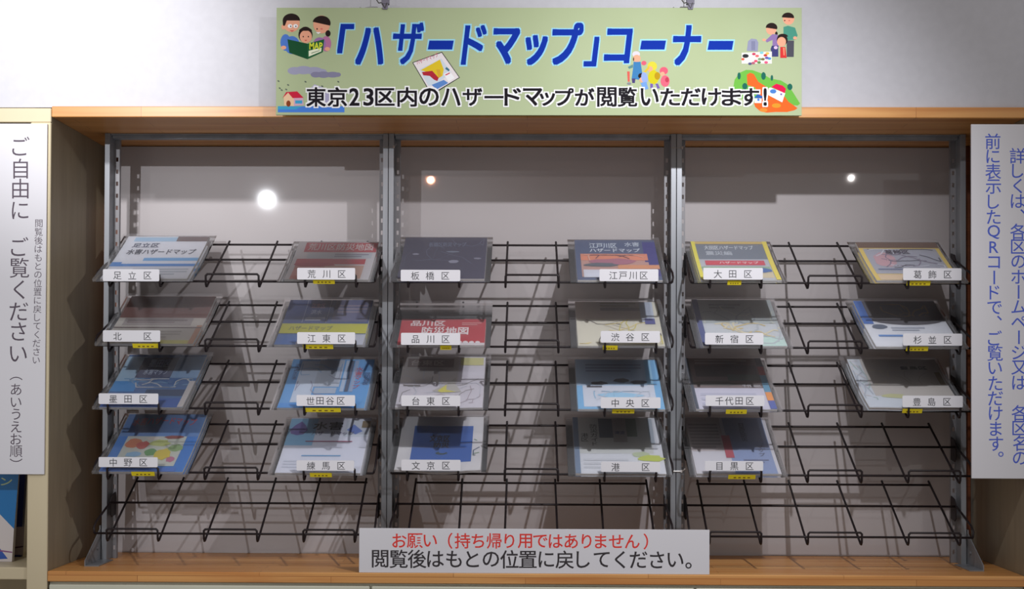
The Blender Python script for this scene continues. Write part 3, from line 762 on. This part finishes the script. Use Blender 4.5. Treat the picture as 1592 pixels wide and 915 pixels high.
# ------------------------------------------------------------------ ward name plates
PL = [
 ('足立区', 160, 418, 247.5, 437, 0), ('荒川区', 462, 416, 552, 434.5, 0), ('板橋区', 623, 419, 715.5, 437, 0), ('江戸川区', 932, 418, 1023.5, 437, 0), ('大田区', 1093.5, 416, 1186, 434.5, 0), ('葛飾区', 1404, 416.5, 1495, 435.5, 0),
 ('北区', 160, 513, 249, 531, 1), ('江東区', 462, 516, 552, 534.5, 1), ('品川区', 623.5, 517, 715.5, 536, 1), ('渋谷区', 934, 514, 1026, 532.5, 1), ('新宿区', 1096, 517, 1187, 535.5, 1), ('杉並区', 1404, 518, 1496, 537, 1),
 ('墨田区', 153.5, 611, 246, 628, 2), ('世田谷区', 461, 613.5, 552, 631, 2), ('台東区', 624, 614, 715.5, 631, 2), ('中央区', 934, 617, 1027, 634.5, 2), ('千代田区', 1097, 614, 1188.5, 631, 2), ('豊島区', 1403, 614.5, 1497, 633, 2),
 ('中野区', 153.5, 710, 245, 726, 3), ('練馬区', 461, 715, 550.5, 731.5, 3), ('文京区', 624, 714, 716, 731.5, 3), ('港区', 934.5, 717, 1026.5, 733.5, 3), ('目黒区', 1096, 716, 1186.5, 731.5, 3),
]
# plates stand on the front loops of the racks
YP = YR0-0.030-WR-0.0012
BEFORE = ['white brochure with blue streaks', 'white brochure with red bands', 'dark navy brochure', 'blue bordered orange picture brochure', 'brochure with yellow sides and red stripe', 'yellow framed pale picture brochure',
 'half maroon brochure', 'brochure with a yellow cross band', 'short red brochure', 'beige and grey brochure', 'grey brochure with blue left edge', 'brochure with black oval',
 'deep blue brochure with dark square', 'light blue brochure with vertical panels', 'pale brochure with yellow outline', 'light blue edged dark topped brochure', 'dark photograph brochure', 'curling white edged grey brochure',
 'bright blue brochure with coloured drawings', 'white brochure with purple drop', 'wavy brochure with royal blue square', 'grey brochure with lime spot', 'blue grey panel brochure with red bar']
for i, (s, x0, y0, x1, y1, r) in enumerate(PL):
    a = at(x0, y0, YP); c = at(x1, y1, YP)
    col = 'left' if x0 < 600 else 'middle' if x0 < 1040 else 'right'
    t = thing('name_plate', 'white plate reading %s before the %s' % (s, BEFORE[i]), 'name plate', ((a.x+c.x)/2, YP, c.z), 'white ward name plates')
    b = MB()
    rr = 0.0025; x_0, x_1, z_0, z_1 = a.x, c.x, c.z, a.z
    pts = []
    for cx, cz, a0 in ((x_1-rr, z_1-rr, 0), (x_0+rr, z_1-rr, 90), (x_0+rr, z_0+rr, 180), (x_1-rr, z_0+rr, 270)):
        for k in range(4):
            th = math.radians(a0+30*k); pts.append((cx+rr*math.cos(th), cz+rr*math.sin(th)))
    b.prism_y(pts, YP, YP+0.0010, M_card)
    b.build('plate', t)
    sh_ = Sheet(YP)
    p = MB()
    yl = sh_.lay()
    offs = {2: (22.5, 69.5), 3: (22.5, 45.5, 69.5), 4: (21.5, 36.5, 52, 69)}[len(s)]
    for ch, of in zip(s, offs):
        sh_.char(p, ch, x0+of, (y0+y1)/2+0.5, 12.6, mat((60, 60, 64), 0.5), 0.004, y=yl)
    p.build('lettering', t)

# ------------------------------------------------------------------ title sign
MAT0 = mat
YT = -0.033
def title_sign():
    mat = lambda c, *a, **k: MAT0(c, 0.8, 0.0, 0.15) if len(a) < 2 else MAT0(c, *a)
    M_ink = mat((44, 44, 48))
    a = at(430, 12, YT); c = at(1246.5, 179.5, YT)
    t = thing('hanging_sign', 'wide pale green sign with large blue title hanging across the shelf top', 'sign', ((a.x+c.x)/2, YT, c.z))
    b = MB(); b.bbox(a.x, c.x, YT, YT+0.005, c.z, a.z, noisy('sign_green', (162, 174, 134), (168, 180, 142), 4, 0.7, spec=0.2), 0.0004)
    b.build('board', t)
    s = Sheet(YT)
    p = MB()
    blue = mat((8, 46, 152)); pale = mat((150, 206, 226))
    G = [('「', 524, 551, 37, 83), ('ハ', 552, 596, 42, 101), ('ザ', 610, 660, 34, 101), ('ー', 665, 705.5, 63, 77), ('ド', 715.5, 757.5, 38, 101.5), ('マ', 767, 809, 43.5, 100),
         ('ッ', 817, 852, 54, 101.5), ('プ', 858.5, 907.5, 35, 101), ('」', 907, 932, 57, 103.5), ('コ', 938.5, 984, 44, 98.5), ('ー', 995, 1035.5, 63, 77), ('ナ', 1046, 1090.5, 39, 102), ('ー', 1100, 1140.5, 63.5, 77.5)]
    yl = s.lay(); s.k += 4; y2 = s.lay(); s.k += 4
    for ch, x0, x1, y0, y1 in G:
        if ch == 'ー':
            q = 2.5
            for (g_, m_, yy) in ((2.2, pale, yl), (0, blue, y2)):
                P = [(x0-g_-0, y1+g_), (x1-q+g_, y1+g_), (x1+g_+0, y0-g_), (x0+q-g_, y0-g_)]
                p.add([s.pt(u, v, yy) for u, v in P], [[0, 1, 2, 3]], m_)
            continue
        s.text(p, ch, x0, y0, x1, y1, pale, 0.0, 0.16, 3.6, 1.9, y=yl)
        s.text(p, ch, x0, y0, x1, y1, blue, 0.0, 0.16, 1.3 if ch in 'ザド' else 2.0, 2.0, y=y2)
    p.build('title_lettering', t)
    # illustrations ----------------------------------------------------------
    skin = mat((224, 160, 130), .5); hair = mat((38, 26, 24), .5); whitem = mat((232, 232, 232), .5)
    p = MB()
    # family reading a green map book
    s.ell(p, 444, 66, 8, 13, mat((76, 116, 190), .5)); s.ell(p, 454, 70, 12, 14, mat((76, 116, 190), .5))
    s.ell(p, 441, 74, 4, 3, skin)
    s.ell(p, 507, 68, 8, 12, mat((176, 110, 150), .5)); s.ell(p, 497, 68, 10, 10, mat((150, 110, 160), .5)); s.ell(p, 509, 76, 4, 3, skin)
    s.ell(p, 453, 36, 13, 14, skin); s.ell(p, 440.5, 42, 3, 4, skin)
    s.ell(p, 453, 32, 13.5, 11, hair, a0=0, a1=180); s.poly(p, [(439.5, 32), (446, 32), (443, 40), (440, 40)], hair)
    s.ell(p, 451, 40.5, 3.6, 3, whitem); s.ell(p, 459.5, 40.5, 3.6, 3, whitem); s.ell(p, 452, 41, 1, 1.2, hair); s.ell(p, 460, 41, 1, 1.2, hair)
    s.poly(p, [(450, 47), (458, 47), (454, 49.5)], mat((196, 90, 80), .5))
    s.ell(p, 500, 38, 13, 14, skin); s.ell(p, 500, 36, 14, 11.5, hair, a0=-20, a1=170); s.ell(p, 510, 52, 4, 5, hair)
    s.ell(p, 493, 45, 1.1, 1.3, hair); s.ell(p, 500, 45, 1.8, 1.3, mat((214, 110, 100), .5)); s.poly(p, [(491, 50), (499, 50), (495, 53)], whitem)
    s.ell(p, 475, 54, 11, 12.5, hair); s.ell(p, 475.5, 57, 9.5, 10, skin); s.ell(p, 475, 48, 10, 5, hair, a0=0, a1=180)
    s.ell(p, 471.5, 57, 1, 1.2, hair); s.ell(p, 479.5, 57, 1, 1.2, hair); s.poly(p, [(473, 62), (478, 62), (475.5, 64)], mat((196, 80, 70), .5))
    s.poly(p, [(447, 61), (478, 68), (478, 92), (450, 82)], mat((22, 76, 44), .4)); s.poly(p, [(478, 68), (504, 61), (502, 81), (478, 92)], mat((30, 90, 52), .4))
    s.poly(p, [(480, 79), (500, 74), (499.5, 80), (480, 88)], mat((224, 228, 200), .4))
    s.text(p, 'MAP', 481, 66, 501.5, 77, mat((206, 214, 60), .4), 0.03)
    s.poly(p, [(484, 82), (497, 78), (497, 79), (484, 83.5)], mat((120, 140, 110), .4))
    p.build('family_drawing', t)
    p = MB()
    s.k = 2
    # clouds, flood and houses
    cl = mat((150, 150, 172), .5); cl2 = mat((126, 124, 148), .5)
    for cx, cy, rx, ry in ((458, 110, 11, 6), (472, 109, 14, 6.5), (488, 110, 14, 6), (500, 111, 8, 4)): s.ell(p, cx, cy, rx, ry, cl)
    for cx, cy, rx, ry in ((491, 116, 8, 4.5), (503, 116, 11, 5), (517, 116, 11, 4.5), (525, 116, 5, 3.5)): s.ell(p, cx, cy, rx, ry, cl2)
    for cx, cy in ((433, 126), (448, 132), (435, 137), (445, 139), (475, 127), (526, 127), (438, 140), (501, 134)): s.ell(p, cx, cy, 1.8, 1.1, mat((90, 100, 90), .5), rot=30)
    s.poly(p, [(480, 140), (489, 131), (502, 136), (504, 160), (482, 164)], mat((176, 172, 196), .5)); s.poly(p, [(505, 142), (512, 142), (514, 160), (505, 160)], mat((160, 156, 184), .5))
    s.poly(p, [(432, 165), (535.5, 165), (535.5, 174.5), (432, 174.5)], mat((70, 120, 200), .4)); s.poly(p, [(432, 165), (470, 165), (460, 170), (432, 170)], mat((60, 150, 190), .4))
    s.poly(p, [(441, 150), (448, 144), (457, 153), (457, 165), (442, 164)], mat((222, 186, 150), .5)); s.poly(p, [(457, 152), (471, 152), (472, 163), (457, 165)], mat((196, 160, 180), .5))
    s.poly(p, [(439, 153), (445, 143), (462, 142), (472, 152), (455, 152.5), (448, 144)], mat((190, 34, 60), .45)); s.ell(p, 448.5, 161, 3.5, 5, mat((130, 60, 30), .5), n=10); s.poly(p, [(459, 156), (470, 156), (470, 161), (459, 161)], mat((60, 150, 190), .5))
    p.build('flood_drawing', t)
    p = MB()
    s.k = 20
    s.poly(p, [(641, 97), (687, 80.5), (715, 120.5), (681, 142), (665, 138)], M_ink); s.poly(p, [(642.5, 97.6), (686.6, 82), (713.5, 120.2), (680, 140.5), (665.5, 136.5)], mat((222, 214, 214), .4))
    s.poly(p, [(652, 108), (686, 91), (702, 113), (678, 131), (666, 134)], mat((196, 206, 214), .4)); s.poly(p, [(654, 109), (684, 92.5), (690, 108), (688, 118), (681, 122), (676, 114), (664, 112)], mat((214, 186, 40), .4))
    s.poly(p, [(656, 112), (672, 110), (682, 121), (680, 126), (675, 124), (668, 118), (658, 117)], mat((170, 40, 54), .4)); s.poly(p, [(671, 132), (690, 124), (697, 129), (679, 139)], mat((90, 130, 190), .4)); s.poly(p, [(678, 108), (684, 108), (686, 118), (682, 121), (680, 114)], mat((206, 160, 50), .4))
    s.poly(p, [(690, 115), (699, 111), (707, 121), (697, 127)], whitem); s.poly(p, [(692, 116), (699, 112.5), (700, 114), (693, 117.5)], mat((196, 60, 80), .4)); s.poly(p, [(694, 104), (699, 108), (698, 111), (692, 107)], mat((60, 110, 130), .4))
    vs, fs = glyphs('ハザードマップ', 0.01); b0 = bounds(vs); yy = s.lay(); out = []
    for u, v in vs:
        u = (u-b0[0])/(b0[1]-b0[0]); v = (v-b0[2])/(b0[3]-b0[2])
        out.append(s.pt(649+u*33+v*(-2.5), 101-u*13-v*6, yy))
    p.add(out, fs, mat((190, 80, 110), .4))
    p.build('map_drawing', t)
    p = MB()
    s.k = 2
    # grown-up and children in raincoats
    s.ell(p, 989, 84, 6, 4.5, mat((206, 200, 206), .5)); s.ell(p, 990, 91, 6, 6, skin); s.ell(p, 985, 92, 1, 3, mat((90, 60, 40), .5))
    s.poly(p, [(985, 96), (996, 96), (999, 118), (993, 124), (982, 122), (984, 108)], mat((60, 120, 170), .5)); s.poly(p, [(982, 122), (988, 122), (987, 129), (983, 129)], mat((70, 60, 110), .5))
    s.poly(p, [(976, 104), (984, 100), (984, 105), (978, 107)], mat((90, 130, 130), .5)); s.poly(p, [(975, 111), (979, 111), (979, 127), (976, 127)], mat((206, 90, 80), .5)); s.ell(p, 978, 130, 3.5, 2, mat((130, 130, 136), .5)); s.ell(p, 1001, 98, 4, 3.5, mat((206, 90, 110), .5))
    s.ell(p, 1014, 103, 7.5, 7.5, mat((206, 196, 60), .5)); s.ell(p, 1011, 107.5, 4, 4.5, skin); s.ell(p, 1016, 120, 8.5, 11, mat((196, 186, 30), .5)); s.ell(p, 1022, 118, 4.5, 6, mat((176, 140, 20), .5)); s.poly(p, [(1011, 130), (1015, 130), (1015, 137), (1011, 137)], mat((110, 90, 160), .5)); s.poly(p, [(1019, 130), (1023, 130), (1026, 137), (1022, 138)], mat((110, 90, 160), .5)); s.poly(p, [(1000, 112), (1009, 102), (1010, 106), (1003, 114)], mat((206, 176, 50), .5))
    s.ell(p, 1032, 110, 6.5, 6, mat((214, 90, 110), .5)); s.ell(p, 1030, 115, 3.5, 3.5, skin); s.ell(p, 1034, 126, 7, 9, mat((220, 96, 116), .5)); s.ell(p, 1037, 124, 3, 4, mat((180, 60, 80), .5))
    s.ell(p, 997, 118, 5, 4.5, hair, n=12); s.ell(p, 998, 124, 4, 4, skin); s.ell(p, 1002, 121, 5, 9, mat((140, 160, 220), .5), rot=-10); s.poly(p, [(996, 129), (1005, 127), (1008, 138), (1000, 140)], mat((110, 150, 206), .5))
    p.build('raincoat_drawing', t)
    p = MB()
    s.k = 2
    # family beside emergency goods
    s.ell(p, 1226, 29, 9, 9.5, skin); s.ell(p, 1225, 27, 9.5, 7.5, hair, a0=-10, a1=180); s.poly(p, [(1218, 42), (1225, 40), (1236, 43), (1240, 55), (1237, 62), (1218, 63)], mat((70, 140, 120), .5)); s.ell(p, 1236, 59, 3, 2.5, skin)
    s.poly(p, [(1223, 63), (1234.5, 63), (1234, 88.5), (1223, 88.5)], mat((74, 74, 84), .5)); s.ell(p, 1220, 32, 1, 1, hair); s.ell(p, 1227, 32, 1.4, 1, mat((214, 110, 100), .5))
    s.ell(p, 1199, 46, 8, 8, skin); s.ell(p, 1199.5, 43, 9, 7.5, hair, a0=-20, a1=180); s.ell(p, 1207, 52, 2, 3, hair); s.poly(p, [(1201, 53), (1209, 54), (1211, 72), (1201, 72), (1201, 62), (1192, 66), (1190, 63)], mat((136, 110, 160), .5)); s.ell(p, 1188, 62, 3, 2, skin)
    s.poly(p, [(1200, 71), (1210, 71), (1210, 88), (1200, 88), (1198, 76)], mat((60, 60, 110), .5))
    s.ell(p, 1216, 62, 8.5, 9, hair); s.ell(p, 1215, 65, 7, 7.5, skin); s.ell(p, 1217, 57, 8, 4.5, hair, a0=0, a1=180); s.poly(p, [(1213, 73), (1221, 73), (1223, 90), (1213, 90)], mat((200, 50, 50), .5)); s.poly(p, [(1217, 74), (1220, 74), (1220, 86), (1218, 86)], mat((230, 130, 100), .5)); s.ell(p, 1206, 74, 3, 2.5, mat((206, 180, 210), .5))
    s.poly(p, [(1161, 79), (1163, 64), (1168, 60), (1176, 61), (1179, 66), (1178, 80)], mat((140, 142, 166), .5)); s.poly(p, [(1168, 64), (1174, 64), (1174, 78), (1168, 78)], mat((122, 124, 150), .5))
    s.poly(p, [(1153, 82), (1200, 80), (1200, 99), (1153, 99)], mat((214, 214, 206), .5)); s.ell(p, 1159, 87, 5, 3, M_ink); s.ell(p, 1155, 92, 2.5, 2, mat((206, 90, 70), .5))
    for cx, cy, c_ in ((1172, 84, (190, 60, 90)), (1177, 87, (214, 100, 100)), (1190, 86, (190, 60, 50)), (1193, 83, (220, 180, 90)), (1196, 91, (60, 140, 190)), (1175, 95, (214, 70, 100)), (1181, 92, (120, 150, 110)), (1186, 92, (110, 100, 60)), (1191, 97, (214, 80, 120)), (1180, 97, (90, 130, 70)), (1166, 99, (80, 80, 120)), (1171, 98, (170, 90, 110)), (1184, 82, (120, 190, 200)), (1192, 90, (100, 80, 160))):
        s.ell(p, cx, cy, 3, 2, mat(c_, .5), n=10)
    p.build('supplies_drawing', t)
    p = MB()
    s.k = 2
    # landslide hill
    gr = mat((104, 172, 66), .45)
    s.poly(p, [(1140, 136), (1142, 124), (1150, 113), (1160, 108.5), (1170, 109), (1184, 114), (1198, 122), (1214, 125), (1224, 131), (1232, 142), (1244, 161), (1240, 164), (1228, 163), (1170, 160), (1145, 150)], gr)
    org = mat((214, 96, 36), .45)
    s.poly(p, [(1161, 116), (1166, 113), (1172, 115), (1179, 127), (1190, 134), (1204, 146), (1220, 150), (1226, 158), (1240, 168), (1236, 171), (1224, 174), (1206, 174), (1192, 175), (1182, 173), (1174, 166), (1172, 160), (1180, 150), (1174, 136), (1162, 132)], org)
    s.ell(p, 1207, 164, 7, 3.5, mat((206, 140, 40), .45)); s.ell(p, 1187, 171, 6, 3, mat((220, 130, 50), .45))
    for cx, cy, rx, ry in ((1149, 118, 2.6, 5.5), (1187, 118, 3.6, 6), (1200, 121, 2, 4.5), (1158, 134, 4, 5), (1228, 135, 4, 5)): s.ell(p, cx, cy, rx, ry, mat((28, 96, 80), .5))
    s.poly(p, [(1195, 137), (1198, 136), (1221, 145), (1220, 147), (1216, 159), (1193, 147)], whitem); s.poly(p, [(1199, 135), (1207, 130), (1217, 133), (1222, 138), (1220, 145), (1214, 142)], mat((206, 20, 70), .45)); s.ell(p, 1202, 142, 5, 3.5, mat((70, 120, 190), .45)); s.ell(p, 1214.5, 146.5, 1.8, 1.5, mat((120, 100, 160), .45))
    s.poly(p, [(1172, 152), (1178, 146), (1186, 150), (1184, 153)], mat((40, 90, 160), .45)); s.poly(p, [(1173, 153), (1184, 153), (1184, 160), (1173, 160)], whitem); s.ell(p, 1179, 155, 2, 2, mat((70, 120, 190), .45))
    p.build('landslide_drawing', t)
    p = MB()
    s.k = 45
    yl = s.lay(); s.k += 4; y2 = s.lay(); s.k += 4
    # per-character cells of the black line
    line = [('東', 491.5), ('京', 524.5), ('2', 551), ('3', 573), ('区', 598.5), ('内', 633), ('の', 667), ('ハ', 701), ('ザ', 734.5), ('ー', 768), ('ド', 797), ('マ', 828), ('ッ', 851), ('プ', 877.5), ('が', 909), ('閲', 943.5), ('覧', 975.5), ('い', 1010), ('た', 1042), ('だ', 1074), ('け', 1106), ('ま', 1137), ('す', 1165), ('!', 1189.5)]
    blk = mat((24, 20, 26), .45)
    for ch, cx in line:
        hx = {'2': 8, '3': 8, '!': 2.6, 'ッ': 12, 'プ': 14.5, 'い': 14, 'ド': 13, 'ハ': 15, 'マ': 15, 'ー': 15}.get(ch, 15.2)
        y0, y1 = (137, 164.5)
        if ch in '東京内閲覧': y0, y1 = 135.5, 166
        if ch == 'ッ': y0, y1 = 144, 164.5
        if ch == 'ー':
            for g_, m_, yy in ((2, whitem, yl), (0, blk, y2)):
                P = [(cx-hx-g_, 153+g_), (cx+hx+g_, 153+g_), (cx+hx+g_, 149-g_), (cx-hx-g_, 149-g_)]
                p.add([s.pt(u, v, yy) for u, v in P], [[0, 1, 2, 3]], m_)
            continue
        s.text(p, ch, cx-hx, y0, cx+hx, y1, whitem, 0.0, 0, 2.6, 0.6, y=yl)
        s.text(p, ch, cx-hx, y0, cx+hx, y1, blk, 0.0, 0, 0.65, 0.6, y=y2)
    p.build('black_lettering', t)
    # clips and wires that carry the sign
    for px in (597.5, 1072):
        q = at(px, 6, YT)
        zt = a.z
        cl = mat((120, 116, 128)); wr = mat((70, 68, 60))
        b = MB()
        b.prism_y([(q.x-0.006, zt+0.008), (q.x+0.010, zt+0.008), (q.x+0.010, zt+0.022), (q.x-0.006, zt+0.022)], YT-0.004, YT+0.009, cl)
        b.prism_y([(q.x-0.003, zt-0.004), (q.x+0.007, zt-0.004), (q.x+0.009, zt+0.008), (q.x-0.005, zt+0.008)], YT-0.0028, YT-0.0012, cl)
        k = b.build('clip', t)
        b = MB()
        b.tube([(q.x-0.005, YT-0.0035, zt+0.010), (q.x+0.002, YT-0.003, zt-0.002), (q.x+0.006, YT-0.0035, zt+0.010)], 0.0009, wr)
        b.tube([(q.x-0.020, YT, zt+0.022), (q.x-0.012, YT, zt+0.010), (q.x-0.005, YT-0.001, zt+0.011)], 0.0012, wr)
        b.tube([(q.x+0.002, YT, zt+0.020), (q.x+0.002, YT, 2.99)], 0.0008, wr)
        b.build('hanging_wire', t)
title_sign()

# ------------------------------------------------------------------ side signs and front notice
def left_sign():
    Y = -0.008
    a = at(-45, 192, Y); c = at(68.5, 737, Y)
    t = thing('vertical_sign', 'tall white sign with dark vertical lettering over the left bookcase', 'sign', ((a.x+c.x)/2, Y, c.z))
    MB().bbox(a.x, c.x, Y, Y+0.004, c.z, a.z, M_white, 0.0004).build('board', t)
    s = Sheet(Y); p = MB(); ink = mat((70, 56, 70), .5)
    yl = s.lay()
    for ch, cy in (('ご', 227), ('自', 262), ('由', 293), ('に', 327), ('ご', 383), ('覧', 416), ('く', 450), ('だ', 484), ('さ', 515), ('い', 550)):
        s.char(p, ch, 32.5-(cy-227)*0.012, cy, 31, ink, 0.0, y=yl, sx=.98)
    for i, ch in enumerate('閲覧後はもとの位置に戻してください'):
        s.char(p, ch, 60.5-i*0.25, 347+i*13.3, 12.6, ink, 0.0, True, y=yl)
    for ch, cy in (('（', 588), ('あ', 605), ('い', 625), ('う', 643.5), ('え', 663), ('お', 682), ('順', 701), ('）', 715)):
        s.char(p, ch, 25, cy, 19, ink, 0.0, True, y=yl)
    p.build('lettering', t)
left_sign()
def right_sign():
    Y = -0.008
    p0 = at(1510, 193, Y); c = at(1672, 744, Y)
    t = thing('vertical_sign', 'tall white sign with blue vertical lettering at the right edge of the shelf', 'sign', ((p0.x+c.x)/2, Y, c.z))
    MB().bbox(p0.x, c.x, Y, Y+0.004, c.z, p0.z, M_white, 0.0004).build('board', t)
    s = Sheet(Y); p = MB(); ink = mat((66, 88, 190), .5)
    yl = s.lay()
    for i, ch in enumerate('前に表示したQRコードで、ご覧いただけます。'):
        s.char(p, ch, 1543.5+i*0.25, 219.5+i*23.5, 24, ink, 0.006, True, y=yl)
    for i, ch in enumerate('詳しくは、各区のホームページ又は　各区名の'):
        s.char(p, ch, 1582+i*0.18, 242+i*23.5, 24, ink, 0.006, True, y=yl)
    p.build('lettering', t)
right_sign()
def notice():
    Y = 0.003
    a = at(558.5, 820.5, Y)
    c = at(1103, 891, Y)
    t = thing('front_notice', 'white notice with a red and a black line standing on the bottom board', 'sign', ((a.x+c.x)/2, Y, ZB))
    MB().bbox(a.x, c.x, Y, Y+0.004, ZB+0.0003, a.z, M_white, 0.0004).build('board', t)
    s = Sheet(Y); red = mat((214, 50, 40), .5); blk = mat((40, 34, 38), .5)
    p = MB(); yl = s.lay()
    l1 = [('お', 621), ('願', 645), ('い', 669), ('（', 700), ('持', 719), ('ち', 743), ('帰', 768), ('り', 792), ('用', 816), ('で', 840), ('は', 864), ('あ', 888), ('り', 912), ('ま', 934), ('せ', 958), ('ん', 983), ('）', 1004)]
    for ch, cx in l1: s.char(p, ch, cx, 840.5+(cx-800)*0.0035, 23.5, red, 0.012, y=yl)
    p.build('red_lettering', t)
    p = MB()
    for i, ch in enumerate('閲覧後はもとの位置に戻してください。'):
        s.char(p, ch, 591+i*28.7, 869+(i-8)*0.12, 28, blk, 0.010, y=yl)
    p.build('black_lettering', t)
notice()
for m in bpy.data.objects:
    pass
print('objects', len(bpy.data.objects), 'tris', sum(len(m.polygons) for m in bpy.data.meshes))
